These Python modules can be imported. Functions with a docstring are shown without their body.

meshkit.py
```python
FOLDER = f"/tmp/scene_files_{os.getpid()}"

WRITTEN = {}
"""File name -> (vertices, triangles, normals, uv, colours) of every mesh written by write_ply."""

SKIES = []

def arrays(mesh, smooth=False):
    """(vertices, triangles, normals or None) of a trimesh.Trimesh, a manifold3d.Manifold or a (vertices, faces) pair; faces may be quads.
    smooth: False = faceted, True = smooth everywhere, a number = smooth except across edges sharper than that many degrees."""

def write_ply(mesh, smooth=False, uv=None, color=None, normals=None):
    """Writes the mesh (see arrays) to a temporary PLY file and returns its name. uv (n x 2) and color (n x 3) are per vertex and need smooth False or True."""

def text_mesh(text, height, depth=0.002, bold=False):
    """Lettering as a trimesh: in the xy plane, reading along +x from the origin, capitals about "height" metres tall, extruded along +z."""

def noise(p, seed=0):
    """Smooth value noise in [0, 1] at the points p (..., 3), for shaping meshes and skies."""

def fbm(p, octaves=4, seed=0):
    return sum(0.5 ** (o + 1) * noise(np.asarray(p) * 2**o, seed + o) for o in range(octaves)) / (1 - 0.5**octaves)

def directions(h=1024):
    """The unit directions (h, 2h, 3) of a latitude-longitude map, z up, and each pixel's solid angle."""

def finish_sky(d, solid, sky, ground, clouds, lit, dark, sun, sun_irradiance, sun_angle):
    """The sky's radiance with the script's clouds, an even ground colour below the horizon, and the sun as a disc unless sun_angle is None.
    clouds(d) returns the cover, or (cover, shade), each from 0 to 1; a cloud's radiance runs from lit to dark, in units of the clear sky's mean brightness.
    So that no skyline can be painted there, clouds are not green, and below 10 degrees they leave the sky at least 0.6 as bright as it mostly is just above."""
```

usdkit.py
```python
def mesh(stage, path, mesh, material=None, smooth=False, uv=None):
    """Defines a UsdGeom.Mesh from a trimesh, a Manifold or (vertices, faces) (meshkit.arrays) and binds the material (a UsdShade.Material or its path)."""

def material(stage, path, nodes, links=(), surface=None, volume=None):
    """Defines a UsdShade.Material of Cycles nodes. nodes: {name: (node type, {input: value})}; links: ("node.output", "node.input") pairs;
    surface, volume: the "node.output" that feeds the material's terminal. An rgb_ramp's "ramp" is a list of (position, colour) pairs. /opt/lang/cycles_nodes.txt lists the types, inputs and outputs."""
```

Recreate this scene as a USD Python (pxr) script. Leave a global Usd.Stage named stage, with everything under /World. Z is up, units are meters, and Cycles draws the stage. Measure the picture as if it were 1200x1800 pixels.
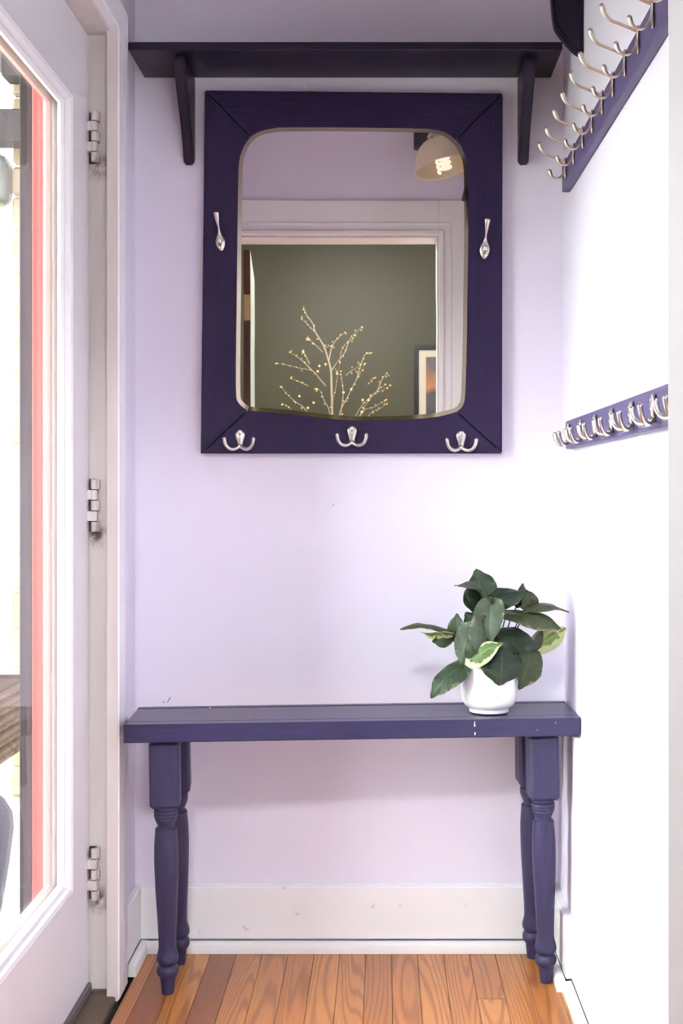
import math
import numpy as np
import trimesh
import manifold3d as m3
from shapely.geometry import Polygon, LineString, box as sbox
from shapely.ops import split as ssplit
import usdkit, meshkit
from pxr import Usd, UsdGeom, UsdLux, UsdShade, Gf, Sdf

rng = np.random.default_rng(11)
stage = Usd.Stage.CreateInMemory()
UsdGeom.SetStageUpAxis(stage, 'Z')
UsdGeom.SetStageMetersPerUnit(stage, 1.0)
UsdGeom.Xform.Define(stage, '/World')
UsdGeom.Scope.Define(stage, '/World/Looks')

# ------------------------------------------------------------------ camera, sky, exposure
F, CX, CY, EYE = 2360.0, 675.0, 860.0, 1.04          # focal length, principal point in pixels of 1200x1800, eye height
cam = UsdGeom.Camera.Define(stage, '/World/camera')
cam.AddTranslateOp().Set(Gf.Vec3d(0, 0, EYE))
cam.AddRotateXOp().Set(90.0)
cam.CreateHorizontalApertureAttr(36.0)
cam.CreateVerticalApertureAttr(54.0)
cam.CreateFocalLengthAttr(F / 1200 * 36)
cam.CreateHorizontalApertureOffsetAttr((600 - CX) / 1200 * 36)
cam.CreateVerticalApertureOffsetAttr((CY - 900) / 1200 * 36)
cam.CreateClippingRangeAttr(Gf.Vec2f(0.02, 500))
cam.CreateExposureAttr(0.7)

sky = UsdLux.DomeLight.Define(stage, '/World/sky')
sky.CreateIntensityAttr(4.3)
sky.CreateColorAttr(Gf.Vec3f(0.935, 1.0, 1.015))
HALL_FILL = 135.0  # strength of the added hall fill lamp
HALL_COLOR = (0.95, 0.995, 1.0)


def W(px, py, Y):
    """World point at depth Y behind a pixel of the photograph."""
    return np.array([(px - CX) * Y / F, Y, EYE + (CY - py) * Y / F])


# ------------------------------------------------------------------ naming, tagging
_used = {}


def numbered(parent, name):
    key = (parent, name)
    n = _used.get(key, -1) + 1
    _used[key] = n
    return name if n == 0 else f'{name}_{n:03d}'


class T:
    """A thing (or part): path plus the world position of its origin."""
    def __init__(s, path, base, prim):
        s.path, s.base, s.prim = path, np.asarray(base, float), prim


def tag(o, label=None, cat=None, group=None, kind=None):
    for k, v in (('label', label), ('category', cat), ('group', group), ('kind', kind)):
        if v:
            o.prim.SetCustomDataByKey(k, v)
    return o


def thing(name, base, label=None, cat=None, group=None, kind=None):
    p = '/World/' + numbered('/World', name)
    x = UsdGeom.Xform.Define(stage, p)
    x.AddTranslateOp().Set(Gf.Vec3d(*map(float, base)))
    return tag(T(p, base, x.GetPrim()), label, cat, group, kind)


def vf(mesh):
    if hasattr(mesh, 'to_mesh'):
        m = mesh.to_mesh()
        return np.array(m.vert_properties[:, :3], float), np.array(m.tri_verts)
    if isinstance(mesh, (tuple, list)):
        v, f = np.asarray(mesh[0], float), np.asarray(mesh[1], int)
        if f.shape[1] == 4:
            f = np.vstack([f[:, [0, 1, 2]], f[:, [0, 2, 3]]])
        return v, f
    return np.array(mesh.vertices), np.array(mesh.faces)


def part(parent, name, mesh, mat, smooth=30, uv=None, tone=None, label=None, kind=None):
    """A Mesh prim under parent; the mesh is in world coordinates."""
    v, f = vf(mesh)
    p = f'{parent.path}/' + numbered(parent.path, name)
    m = usdkit.mesh(stage, p, (v - parent.base, f), mat, smooth, uv)
    if tone is not None:
        UsdGeom.PrimvarsAPI(m).CreatePrimvar('tone', Sdf.ValueTypeNames.Float3Array, 'constant').Set([Gf.Vec3f(*map(float, tone))])
    return tag(T(p, parent.base, m.GetPrim()), label, None, None, kind)


# ------------------------------------------------------------------ mesh helpers (world coordinates)
def cat(*ms):
    vs, fs, n = [], [], 0
    for m in ms:
        v, f = vf(m)
        vs.append(v); fs.append(f + n); n += len(v)
    return np.vstack(vs), np.vstack(fs)


def hull(pts):
    return m3.Manifold.hull_points(np.asarray(pts, np.float64))


def cbox(x0, x1, y0, y1, z0, z1, b=0.002):
    """A box with chamfered edges."""
    x0, x1 = min(x0, x1), max(x0, x1); y0, y1 = min(y0, y1), max(y0, y1); z0, z1 = min(z0, z1), max(z0, z1)
    b = min(b, (x1 - x0) * .45, (y1 - y0) * .45, (z1 - z0) * .45)
    pts = []
    for x, sx in ((x0, 1), (x1, -1)):
        for y, sy in ((y0, 1), (y1, -1)):
            for z, sz in ((z0, 1), (z1, -1)):
                pts += [(x, y + sy * b, z + sz * b), (x + sx * b, y, z + sz * b), (x + sx * b, y + sy * b, z)]
    return hull(pts)


def bx(x0, x1, y0, y1, z0, z1):
    return m3.Manifold.cube((abs(x1 - x0), abs(y1 - y0), abs(z1 - z0))).translate((min(x0, x1), min(y0, y1), min(z0, z1)))


def xform(mesh, M):
    v, f = vf(mesh)
    M = np.asarray(M, float)
    v = v @ M[:3, :3].T + M[:3, 3]
    if np.linalg.det(M[:3, :3]) < 0:
        f = f[:, ::-1]
    return v, f


def frame(origin, ex, ey, ez):
    M = np.eye(4)
    M[:3, 0], M[:3, 1], M[:3, 2], M[:3, 3] = ex, ey, ez, origin
    return M


def rot(axis, deg, about=(0, 0, 0)):
    return trimesh.transformations.rotation_matrix(math.radians(deg), axis, about)


def lathe(prof, center, n=32, axis=None):
    """prof: (radius, height) from bottom to top, closed on the axis at both ends if radius 0."""
    prof = np.asarray(prof, float)
    a = np.linspace(0, 2 * np.pi, n, endpoint=False)
    k = len(prof)
    v = np.stack([np.outer(prof[:, 0], np.cos(a)), np.outer(prof[:, 0], np.sin(a)), np.repeat(prof[:, 1:2], n, 1)], -1).reshape(-1, 3)
    f = []
    for i in range(k - 1):
        for j in range(n):
            p, q = i * n + j, i * n + (j + 1) % n
            f += [(p, q, q + n), (p, q + n, p + n)]
    v = np.vstack([v, [[0, 0, prof[0, 1]], [0, 0, prof[-1, 1]]]])
    for j in range(n):
        f.append((k * n, (j + 1) % n, j))
        f.append((k * n + 1, (k - 1) * n + j, (k - 1) * n + (j + 1) % n))
    f = np.array(f)
    tri = v[f]
    area = np.linalg.norm(np.cross(tri[:, 1] - tri[:, 0], tri[:, 2] - tri[:, 0]), axis=1)
    f = f[area > 1e-13]
    if axis is not None:
        z = np.asarray(axis, float) / np.linalg.norm(axis)
        x = np.cross([0, 1, 0], z) if abs(z[1]) < .9 else np.cross([1, 0, 0], z)
        x /= np.linalg.norm(x)
        v = v @ np.stack([x, np.cross(z, x), z])
    return v + np.asarray(center, float), f


def smooth_path(pts, n=24):
    """Catmull-Rom through the points; extra columns (radii) are carried along."""
    p = np.asarray(pts, float)
    q = np.vstack([2 * p[0] - p[1], p, 2 * p[-1] - p[-2]])
    out = []
    for i in range(1, len(q) - 2):
        for t in np.linspace(0, 1, max(2, n // (len(p) - 1)), endpoint=False):
            a, b, c, d = q[i - 1], q[i], q[i + 1], q[i + 2]
            out.append(.5 * ((2 * b) + (-a + c) * t + (2 * a - 5 * b + 4 * c - d) * t * t + (-a + 3 * b - 3 * c + d) * t ** 3))
    out.append(p[-1])
    return np.array(out)


def tube(path, rad, n=10, flat=None, up=None, closed=False, round_ends=True):
    """A tube along path (k,3). rad: scalar or k; flat: (k,) second radius across 'up' direction."""
    p = np.asarray(path, float)
    k = len(p)
    r1 = np.broadcast_to(np.asarray(rad, float), (k,)).copy()
    r2 = r1 if flat is None else np.broadcast_to(np.asarray(flat, float), (k,)).copy()
    if closed:
        t = np.roll(p, -1, 0) - np.roll(p, 1, 0)
    else:
        t = np.gradient(p, axis=0)
    t /= np.maximum(np.linalg.norm(t, axis=1, keepdims=True), 1e-12)
    u0 = np.array(up if up is not None else ((0, 0, 1) if abs(t[0, 2]) < .9 else (1, 0, 0)), float)
    us = []
    u = u0
    for i in range(k):
        if up is not None:
            u = np.array(up, float)
        u = u - t[i] * (u @ t[i])
        u /= max(np.linalg.norm(u), 1e-12)
        us.append(u)
    us = np.array(us)
    s = np.cross(t, us)
    if round_ends and not closed:
        add = [0.4, 0.8, 1.0]
        p = np.vstack([[p[0] - t[0] * r1[0] * math.sin(math.acos(1 - 0)) * x for x in ()] or np.zeros((0, 3)), p])
        # hemispherical-looking ends: extra rings beyond both ends
        e0, e1 = [], []
        for c, h in ((0.35, .93), (.7, .7), (.93, .35)):
            e0.insert(0, (p[0] - t[0] * min(r1[0], r2[0]) * c, h)); e1.append((p[-1] + t[-1] * min(r1[-1], r2[-1]) * c, h))
        P = np.vstack([[x for x, _ in e0], p, [x for x, _ in e1]])
        R1 = np.concatenate([[r1[0] * h for _, h in e0], r1, [r1[-1] * h for _, h in e1]])
        R2 = np.concatenate([[r2[0] * h for _, h in e0], r2, [r2[-1] * h for _, h in e1]])
        us = np.vstack([np.repeat(us[:1], 3, 0), us, np.repeat(us[-1:], 3, 0)])
        s = np.vstack([np.repeat(s[:1], 3, 0), s, np.repeat(s[-1:], 3, 0)])
        p, r1, r2, k = P, R1, R2, k + 6
    a = np.linspace(0, 2 * np.pi, n, endpoint=False)
    v = (p[:, None] + us[:, None] * (r1[:, None] * np.cos(a))[..., None] + s[:, None] * (r2[:, None] * np.sin(a))[..., None]).reshape(-1, 3)
    f = []
    for i in range(k if closed else k - 1):
        i2 = (i + 1) % k
        for j in range(n):
            A, B, C, D = i * n + j, i * n + (j + 1) % n, i2 * n + (j + 1) % n, i2 * n + j
            f += [(A, B, C), (A, C, D)]
    if not closed:
        v = np.vstack([v, p[:1], p[-1:]])
        for j in range(n):
            f.append((k * n, (j + 1) % n, j))
            f.append((k * n + 1, (k - 1) * n + j, (k - 1) * n + (j + 1) % n))
    f = np.array(f)
    return v, f


def extrude(poly, h0, h1, M):
    """Extrudes a shapely polygon between h0 and h1 along local z and maps it with M."""
    parts_ = []
    for g in getattr(poly, 'geoms', [poly]):
        if g.is_empty:
            continue
        e = trimesh.creation.extrude_polygon(g, h1 - h0, engine='earcut')
        v = np.array(e.vertices); v[:, 2] += h0
        parts_.append(xform((v, np.array(e.faces)), M))
    return cat(*parts_)


def board(poly, h, M, b=0.002):
    """An extruded board with a small eased edge on its face."""
    return cat(extrude(poly, 0, h - b * .6, M), extrude(poly.buffer(-b, join_style=2), h - b * .7, h, M))


def XZ(Yb):
    """Local (x, y, h) -> world (x, Yb - h, y): boards on the back wall, faces toward the camera."""
    return frame((0, Yb, 0), (1, 0, 0), (0, 0, 1), (0, -1, 0))


def ball(c, r, n=2):
    s = trimesh.creation.icosphere(n, r)
    return np.array(s.vertices) + np.asarray(c, float), np.array(s.faces)


def cyl(a, b, r, n=16):
    a, b = np.asarray(a, float), np.asarray(b, float)
    return lathe([(r, 0), (r, np.linalg.norm(b - a))], a, n, b - a)


# ------------------------------------------------------------------ materials
def s2l(*c):
    c = np.array(c, float) / 255
    return tuple(np.where(c <= .04045, c / 12.92, ((c + .055) / 1.055) ** 2.4))


def mat(name, nodes, links, surface='p.BSDF'):
    return usdkit.material(stage, '/World/Looks/' + name, nodes, links, surface)


def paint(name, col, col2=None, rough=.5, scale=(3, 3, 3), bump=.15, bscale=60, metallic=0, spec=.5, stretch=None, amount=1.0):
    """Paint with slow tonal variation and a fine relief (position based)."""
    col2 = col2 or tuple(.9 * c for c in col)
    nodes = {
        'g': ('geometry', {}),
        'm': ('mapping', {'scale': scale}),
        'n': ('noise_texture', {'scale': 1.0, 'detail': 4, 'roughness': .55}),
        'r': ('rgb_ramp', {'ramp': [(.3, col2), (.7, col)]}),
        'm2': ('mapping', {'scale': stretch or (1, 1, 1)}),
        'n2': ('noise_texture', {'scale': bscale, 'detail': 3}),
        'b': ('bump', {'strength': bump, 'distance': .002}),
        'p': ('principled_bsdf', {'roughness': rough, 'metallic': metallic, 'specular_ior_level': spec}),
    }
    links = [('g.position', 'm.vector'), ('m.vector', 'n.vector'), ('n.fac', 'r.fac'), ('r.color', 'p.base_color'),
             ('g.position', 'm2.vector'), ('m2.vector', 'n2.vector'), ('n2.fac', 'b.height'), ('b.normal', 'p.normal')]
    return mat(name, nodes, links)


LILAC = (0.775, 0.72, 0.85)
lilac = paint('lilac_wall_paint', LILAC, tuple(c * .95 for c in LILAC), .62, (2, 2, 2), .35, 22, stretch=(1, 1, .25))
white_paint = paint('white_gloss_paint', (.83, .805, .845), (.80, .775, .81), .38, (5, 5, 2), .12, 40, stretch=(1, 1, .3))
trim_white = paint('trim_white_paint', (.82, .80, .81), (.78, .75, .755), .42, (6, 6, 2), .15, 40, stretch=(1, 1, .3))
grey_white = paint('grey_white_paint', (.50, .475, .49), (.47, .44, .45), .5, (6, 6, 2), .12, 40)  # greyer white, used on the right jamb of the hall opening
door_white = paint('door_white_paint', (.74, .705, .745), (.72, .685, .725), .40, (3, 3, 3), .06, 50)
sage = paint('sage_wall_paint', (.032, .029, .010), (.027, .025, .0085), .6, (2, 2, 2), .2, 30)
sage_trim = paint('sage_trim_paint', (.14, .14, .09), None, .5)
ceiling_white = paint('ceiling_paint', (.86, .82, .84), None, .7)
dark_wood = paint('dark_brown_wood', (.10, .035, .02), (.06, .02, .012), .4, (40, 40, 4))
brass = paint('aged_brass', (.62, .42, .2), None, .35, metallic=1)
nickel = paint('brushed_nickel', (.72, .665, .62), (.62, .57, .53), .27, (60, 60, 60), .05, 300, metallic=1)
warm_nickel = paint('satin_nickel', (.70, .61, .54), (.58, .50, .44), .30, (60, 60, 60), .05, 300, metallic=1)
screw_metal = paint('screw_metal', (.45, .42, .40), None, .35, metallic=1)
black_gap = paint('black_gap', (.008, .007, .007), None, .8)
ceramic = paint('white_ceramic', (.84, .83, .85), (.83, .82, .84), .28, (3, 3, 3), .02, 30)
soil = paint('dark_soil', (.02, .014, .01), (.008, .006, .004), .9, (120, 120, 120), .8, 200)
stem_green = paint('stem_green', (.045, .07, .03), (.03, .03, .02), .5)
red_paint = paint('red_door_trim', (.46, .060, .052), (.42, .055, .048), .4)
pink_trim = paint('faded_pink_trim', (.55, .24, .20), None, .45)
grey_wood = paint('weathered_grey_wood', (.062, .050, .052), (.045, .037, .038), .8, (30, 30, 3), .4, 80, spec=.1)
stone_mat = paint('cream_stone', (.27, .215, .135), (.20, .145, .08), .85, (9, 9, 9), .8, 40)
mortar = paint('pale_mortar', (.58, .54, .46), None, .9)
concrete = paint('porch_concrete', (.5, .48, .45), None, .85)
lawn = paint('pale_gravel_yard', (.42, .42, .34), (.30, .34, .2), .9, (3, 3, 3))
wicker = paint('brown_wicker', (.050, .034, .024), (.024, .016, .011), .9, (30, 30, 30), spec=.0)
urn_grey = paint('grey_glazed_ceramic', (.045, .039, .045), (.032, .027, .032), .9, spec=.0)
ochre_wood = paint('ochre_wood', (.42, .22, .06), (.34, .17, .05), .5, (20, 3, 20))
lantern_metal = paint('lantern_metal', (.035, .028, .025), None, .5)
threshold_wood = paint('worn_threshold_wood', (.13, .085, .055), (.06, .042, .032), .6, (14, 4, 14), .4, 60)
sweep_grey = paint('grey_weatherstrip', (.14, .12, .13), (.09, .08, .085), .6, (10, 3, 10))
lamp_beige = paint('beige_enamel', (.70, .60, .46), (.66, .56, .43), .35)
box_grey = paint('dark_grey_box', (.055, .045, .06), None, .5)
cfl_white = paint('lantern_glass', (.6, .58, .54), None, .25)
cfl_lit = mat('cfl_tube', {'e': ('emission', {'color': (1.0, .80, .62), 'strength': .75})}, [], 'e.emission')
black_frame = paint('black_frame', (.008, .009, .014), None, .35)
mat_board = paint('mat_board', (.42, .37, .31), None, .8)


def purple_paint(name, col, chips=.0, grain=(18, 18, 2), rough=.42, spec=.35, bump=.30):
    """Thick purple gloss paint over wood, with grain relief and, where asked, small chips."""
    nodes = {
        'g': ('geometry', {}),
        'm': ('mapping', {'scale': grain}),
        'n': ('noise_texture', {'scale': 6.0, 'detail': 6, 'roughness': .6, 'distortion': .6}),
        'r': ('rgb_ramp', {'ramp': [(.25, tuple(.82 * c for c in col)), (.75, tuple(1.12 * c for c in col))]}),
        'b': ('bump', {'strength': bump, 'distance': .0025}),
        'v': ('noise_texture', {'scale': 34, 'detail': 2, 'roughness': .4}),
        'cr': ('map_range', {'from_min': .785 if chips else .99, 'from_max': .795 if chips else 1.0, 'to_min': 0, 'to_max': .8 if chips else 0, 'clamp': True}),
        'mx': ('mix', {'color2': (.55, .5, .6)}),
        'p': ('principled_bsdf', {'roughness': rough, 'specular_ior_level': spec}),
    }
    links = [('g.position', 'm.vector'), ('m.vector', 'n.vector'), ('n.fac', 'r.fac'), ('n.fac', 'b.height'), ('b.normal', 'p.normal'),
             ('g.position', 'v.vector'), ('v.fac', 'cr.value'), ('cr.result', 'mx.fac'), ('r.color', 'mx.color1'), ('mx.color', 'p.base_color')]
    return mat(name, nodes, links)


PURPLE = (.062, .047, .142)
purple_bench = purple_paint('purple_bench_paint', (.032, .028, .080), chips=1, grain=(2, 16, 16), rough=.27)
purple_leg = purple_paint('purple_leg_paint', (.036, .032, .085), grain=(18, 18, 2))
purple_frame_v = purple_paint('purple_frame_paint', (.0285, .0170, .060), grain=(14, 14, 3), spec=.2, bump=.5)
purple_frame_h = purple_paint('purple_frame_paint_across', (.0285, .0170, .060), grain=(3, 14, 14), spec=.2, bump=.5)
purple_shelf_shade = purple_paint('purple_shelf_shaded_paint', (.0115, .0065, .026), grain=(2, 14, 14))  # darkened purple: the dim light high on the wall is in the colour
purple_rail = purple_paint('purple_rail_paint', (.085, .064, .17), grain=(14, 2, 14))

# oak planks: contour lines of a stretched noise read as flat-sawn grain
oak = mat('oak_plank', {
    'g': ('geometry', {}),
    'a': ('attribute', {'attribute': 'tone'}),
    'sc': ('vector_math', {'math_type': 'multiply', 'vector2': (11, .60, 3)}),
    'of': ('vector_math', {'math_type': 'multiply_add', 'vector2': (40, 40, 40)}),
    'n': ('noise_texture', {'scale': 1.0, 'detail': 1.5, 'roughness': .35}),
    'k': ('math', {'math_type': 'multiply', 'value2': 150}),
    's': ('math', {'math_type': 'sine'}),
    'sr': ('map_range', {'from_min': -.2, 'from_max': 1.0, 'to_min': 0, 'to_max': .62, 'clamp': True}),
    'fm': ('mapping', {'scale': (420, 9, 9)}),
    'fn': ('noise_texture', {'scale': 1.0, 'detail': 2}),
    'fr': ('map_range', {'from_min': .45, 'from_max': .75, 'to_min': 0, 'to_max': .45, 'clamp': True}),
    'sep': ('separate_xyz', {}),
    'base': ('rgb_ramp', {'ramp': [(0, (.27, .085, .022)), (.08, (.30, .095, .024)), (.12, (.42, .150, .038)), (.35, (.53, .205, .052)), (.7, (.62, .255, .068)), (1, (.48, .168, .040))]}),
    'mx': ('mix', {'color2': (.215, .070, .018)}),
    'mx2': ('mix', {'color2': (.24, .08, .022)}),
    'b': ('bump', {'strength': .08, 'distance': .001, 'invert': True}),
    'p': ('principled_bsdf', {'roughness': .34, 'coat_weight': .06, 'coat_roughness': .2}),
}, [('g.position', 'sc.vector1'), ('a.vector', 'of.vector1'), ('sc.vector', 'of.vector3'), ('of.vector', 'n.vector'), ('n.fac', 'k.value1'), ('k.value', 's.value1'),
    ('s.value', 'sr.value'), ('g.position', 'fm.vector'), ('fm.vector', 'fn.vector'), ('fn.fac', 'fr.value'), ('a.vector', 'sep.vector'), ('sep.x', 'base.fac'),
    ('base.color', 'mx.color1'), ('sr.result', 'mx.fac'), ('mx.color', 'mx2.color1'), ('fr.result', 'mx2.fac'), ('mx2.color', 'p.base_color'),
    ('s.value', 'b.height'), ('b.normal', 'p.normal')])

# aged jamb paint with grime collected round the hinges
jamb_nodes = {
    'g': ('geometry', {}), 'sep': ('separate_xyz', {}),
    'n': ('noise_texture', {'scale': 55, 'detail': 5, 'roughness': .65}),
    'nm': ('mapping', {'scale': (20, 20, 1.2)}), 'n2': ('noise_texture', {'scale': 2, 'detail': 5, 'roughness': .6}),
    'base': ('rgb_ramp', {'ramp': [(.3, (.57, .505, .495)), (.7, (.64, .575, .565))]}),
    'mx': ('mix', {'color2': (.10, .065, .06)}),
    'p': ('principled_bsdf', {'roughness': .5}),
}
jamb_links = [('g.position', 'sep.vector'), ('g.position', 'n.vector'), ('g.position', 'nm.vector'), ('nm.vector', 'n2.vector'), ('n2.fac', 'base.fac'), ('base.color', 'mx.color1'),
              ('mx.color', 'p.base_color'), ('g.position', 'd0.vector1'), ('g.position', 'd1.vector1'), ('g.position', 'd2.vector1')]
for i, hz in enumerate((1.703, .948, .197)):
    jamb_nodes[f'd{i}'] = ('vector_math', {'math_type': 'distance', 'vector2': (-.588, 2.757, hz)})
    jamb_nodes[f'q{i}'] = ('map_range', {'from_min': .036, 'from_max': .006, 'to_min': 0, 'to_max': 1, 'clamp': True})
    jamb_links.append((f'd{i}.value', f'q{i}.value'))
jamb_nodes['a0'] = ('math', {'math_type': 'add'}); jamb_nodes['a1'] = ('math', {'math_type': 'add'})
jamb_nodes['ns'] = ('map_range', {'from_min': .38, 'from_max': .62, 'to_min': 0, 'to_max': 1.1, 'clamp': True})
jamb_nodes['mul'] = ('math', {'math_type': 'multiply', 'use_clamp': True})
jamb_links += [('q0.result', 'a0.value1'), ('q1.result', 'a0.value2'), ('a0.value', 'a1.value1'), ('q2.result', 'a1.value2'), ('n.fac', 'ns.value'),
               ('a1.value', 'mul.value1'), ('ns.result', 'mul.value2'), ('mul.value', 'mx.fac')]
jamb_paint = mat('aged_jamb_paint', jamb_nodes, jamb_links)

# baseboard: white with grime streaks
base_paint = mat('scuffed_white_baseboard', {
    'g': ('geometry', {}), 'n': ('noise_texture', {'scale': 26, 'detail': 6, 'roughness': .62}),
    'r': ('map_range', {'from_min': .66, 'from_max': .74, 'to_min': 0, 'to_max': .55, 'clamp': True}),
    'mx': ('mix', {'color1': (.82, .80, .825), 'color2': (.36, .30, .28)}),
    'p': ('principled_bsdf', {'roughness': .4}),
}, [('g.position', 'n.vector'), ('n.fac', 'r.value'), ('r.result', 'mx.fac'), ('mx.color', 'p.base_color')])

# old silvered glass, slightly wavy
mirror_mat = mat('old_mirror', {
    'g': ('geometry', {}), 'n': ('noise_texture', {'scale': 5, 'detail': 1}), 'b': ('bump', {'strength': .018, 'distance': .004}),
    'n2': ('noise_texture', {'scale': 38, 'detail': 5, 'roughness': .7}),
    'r': ('rgb_ramp', {'ramp': [(0, (.985, .945, .90)), (.70, (.985, .945, .90)), (.78, (.75, .70, .60))]}),
    'p': ('metallic_bsdf', {'roughness': .012}),
}, [('g.position', 'n.vector'), ('n.fac', 'b.height'), ('b.normal', 'p.normal'), ('g.position', 'n2.vector'), ('n2.fac', 'r.fac'), ('r.color', 'p.color')], 'p.BSDF')
bevel_mat = mat('old_mirror_bevel', {
    'g': ('geometry', {}), 'n2': ('noise_texture', {'scale': 45, 'detail': 5, 'roughness': .7}),
    'r': ('rgb_ramp', {'ramp': [(.0, (.60, .55, .42)), (.62, (.56, .50, .37)), (.72, (.40, .33, .22))]}),
    'p': ('metallic_bsdf', {'roughness': .05}),
}, [('g.position', 'n2.vector'), ('n2.fac', 'r.fac'), ('r.color', 'p.color')], 'p.BSDF')

pane_mat = mat('window_glass', {
    'lw': ('layer_weight', {'blend': .5}), 'f': ('math', {'math_type': 'power', 'value2': 5.0}), 'm2': ('math', {'math_type': 'multiply_add', 'value2': .70, 'value3': .02, 'use_clamp': True}),
    't': ('transparent_bsdf', {'color': (.97, .98, .97)}), 'gl': ('glossy_bsdf', {'color': (1, 1, 1), 'roughness': .0}), 'x': ('mix_closure', {}),
}, [('lw.facing', 'f.value1'), ('f.value', 'm2.value1'), ('m2.value', 'x.fac'), ('t.BSDF', 'x.closure1'), ('gl.BSDF', 'x.closure2')], 'x.closure')


def emitter(name, col, strength):
    return mat(name, {'e': ('emission', {'color': col, 'strength': strength})}, [], 'e.emission')


fairy = emitter('fairy_light', (1.0, .52, .17), 2.4)
hall_glow = emitter('hall_fill_opal', HALL_COLOR, HALL_FILL)


def leaf_mat(name, dark, light, cream, amount, rough=.36):
    """Leaf with pale midrib and side veins; 'amount' of cream variegation. st: u across, v along."""
    return mat(name, {
        'uv': ('uvmap', {'attribute': 'st'}), 'sep': ('separate_xyz', {}), 'g': ('geometry', {}),
        'c': ('math', {'math_type': 'subtract', 'value2': .5}), 'ab': ('math', {'math_type': 'absolute'}),
        'mid': ('map_range', {'from_min': .035, 'from_max': .012, 'to_min': 0, 'to_max': .65, 'clamp': True}),
        'ang': ('math', {'math_type': 'multiply_add', 'value2': -.55}), 'fr': ('math', {'math_type': 'multiply', 'value2': 44.0}), 'sn': ('math', {'math_type': 'sine'}),
        'vein': ('map_range', {'from_min': .80, 'from_max': 1.0, 'to_min': 0, 'to_max': .35, 'clamp': True}),
        'mx': ('math', {'math_type': 'maximum'}),
        'n': ('noise_texture', {'scale': 45, 'detail': 4, 'roughness': .6}),
        'base': ('rgb_ramp', {'ramp': [(.3, dark), (.75, tuple(.5 * (a + b) for a, b in zip(dark, light)))]}),
        'k1': ('mix', {'color2': light}),
        'vn': ('math', {'math_type': 'multiply_add', 'value2': .9}),
        'vr': ('map_range', {'from_min': 1.0 - amount, 'from_max': 1.06 - amount, 'to_min': 0, 'to_max': 1, 'clamp': True}),
        'k2': ('mix', {'color2': cream}),
        'b': ('bump', {'strength': .35, 'distance': .0015, 'invert': True}),
        'p': ('principled_bsdf', {'roughness': rough + .08, 'specular_ior_level': .35}),
        'tr': ('translucent_bsdf', {}), 'x': ('mix_closure', {'fac': .14}),
    }, [('uv.UV', 'sep.vector'), ('sep.x', 'c.value1'), ('c.value', 'ab.value1'), ('ab.value', 'mid.value'), ('ab.value', 'ang.value1'), ('sep.y', 'ang.value3'),
        ('ang.value', 'fr.value1'), ('fr.value', 'sn.value1'), ('sn.value', 'vein.value'), ('mid.result', 'mx.value1'), ('vein.result', 'mx.value2'),
        ('g.position', 'n.vector'), ('n.fac', 'base.fac'), ('base.color', 'k1.color1'), ('mx.value', 'k1.fac'),
        ('ab.value', 'vn.value1'), ('n.fac', 'vn.value3'), ('vn.value', 'vr.value'), ('vr.result', 'k2.fac'), ('k1.color', 'k2.color1'),
        ('k2.color', 'p.base_color'), ('k2.color', 'tr.color'), ('mx.value', 'b.height'), ('b.normal', 'p.normal'), ('p.BSDF', 'x.closure1'), ('tr.BSDF', 'x.closure2')], 'x.closure')


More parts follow.
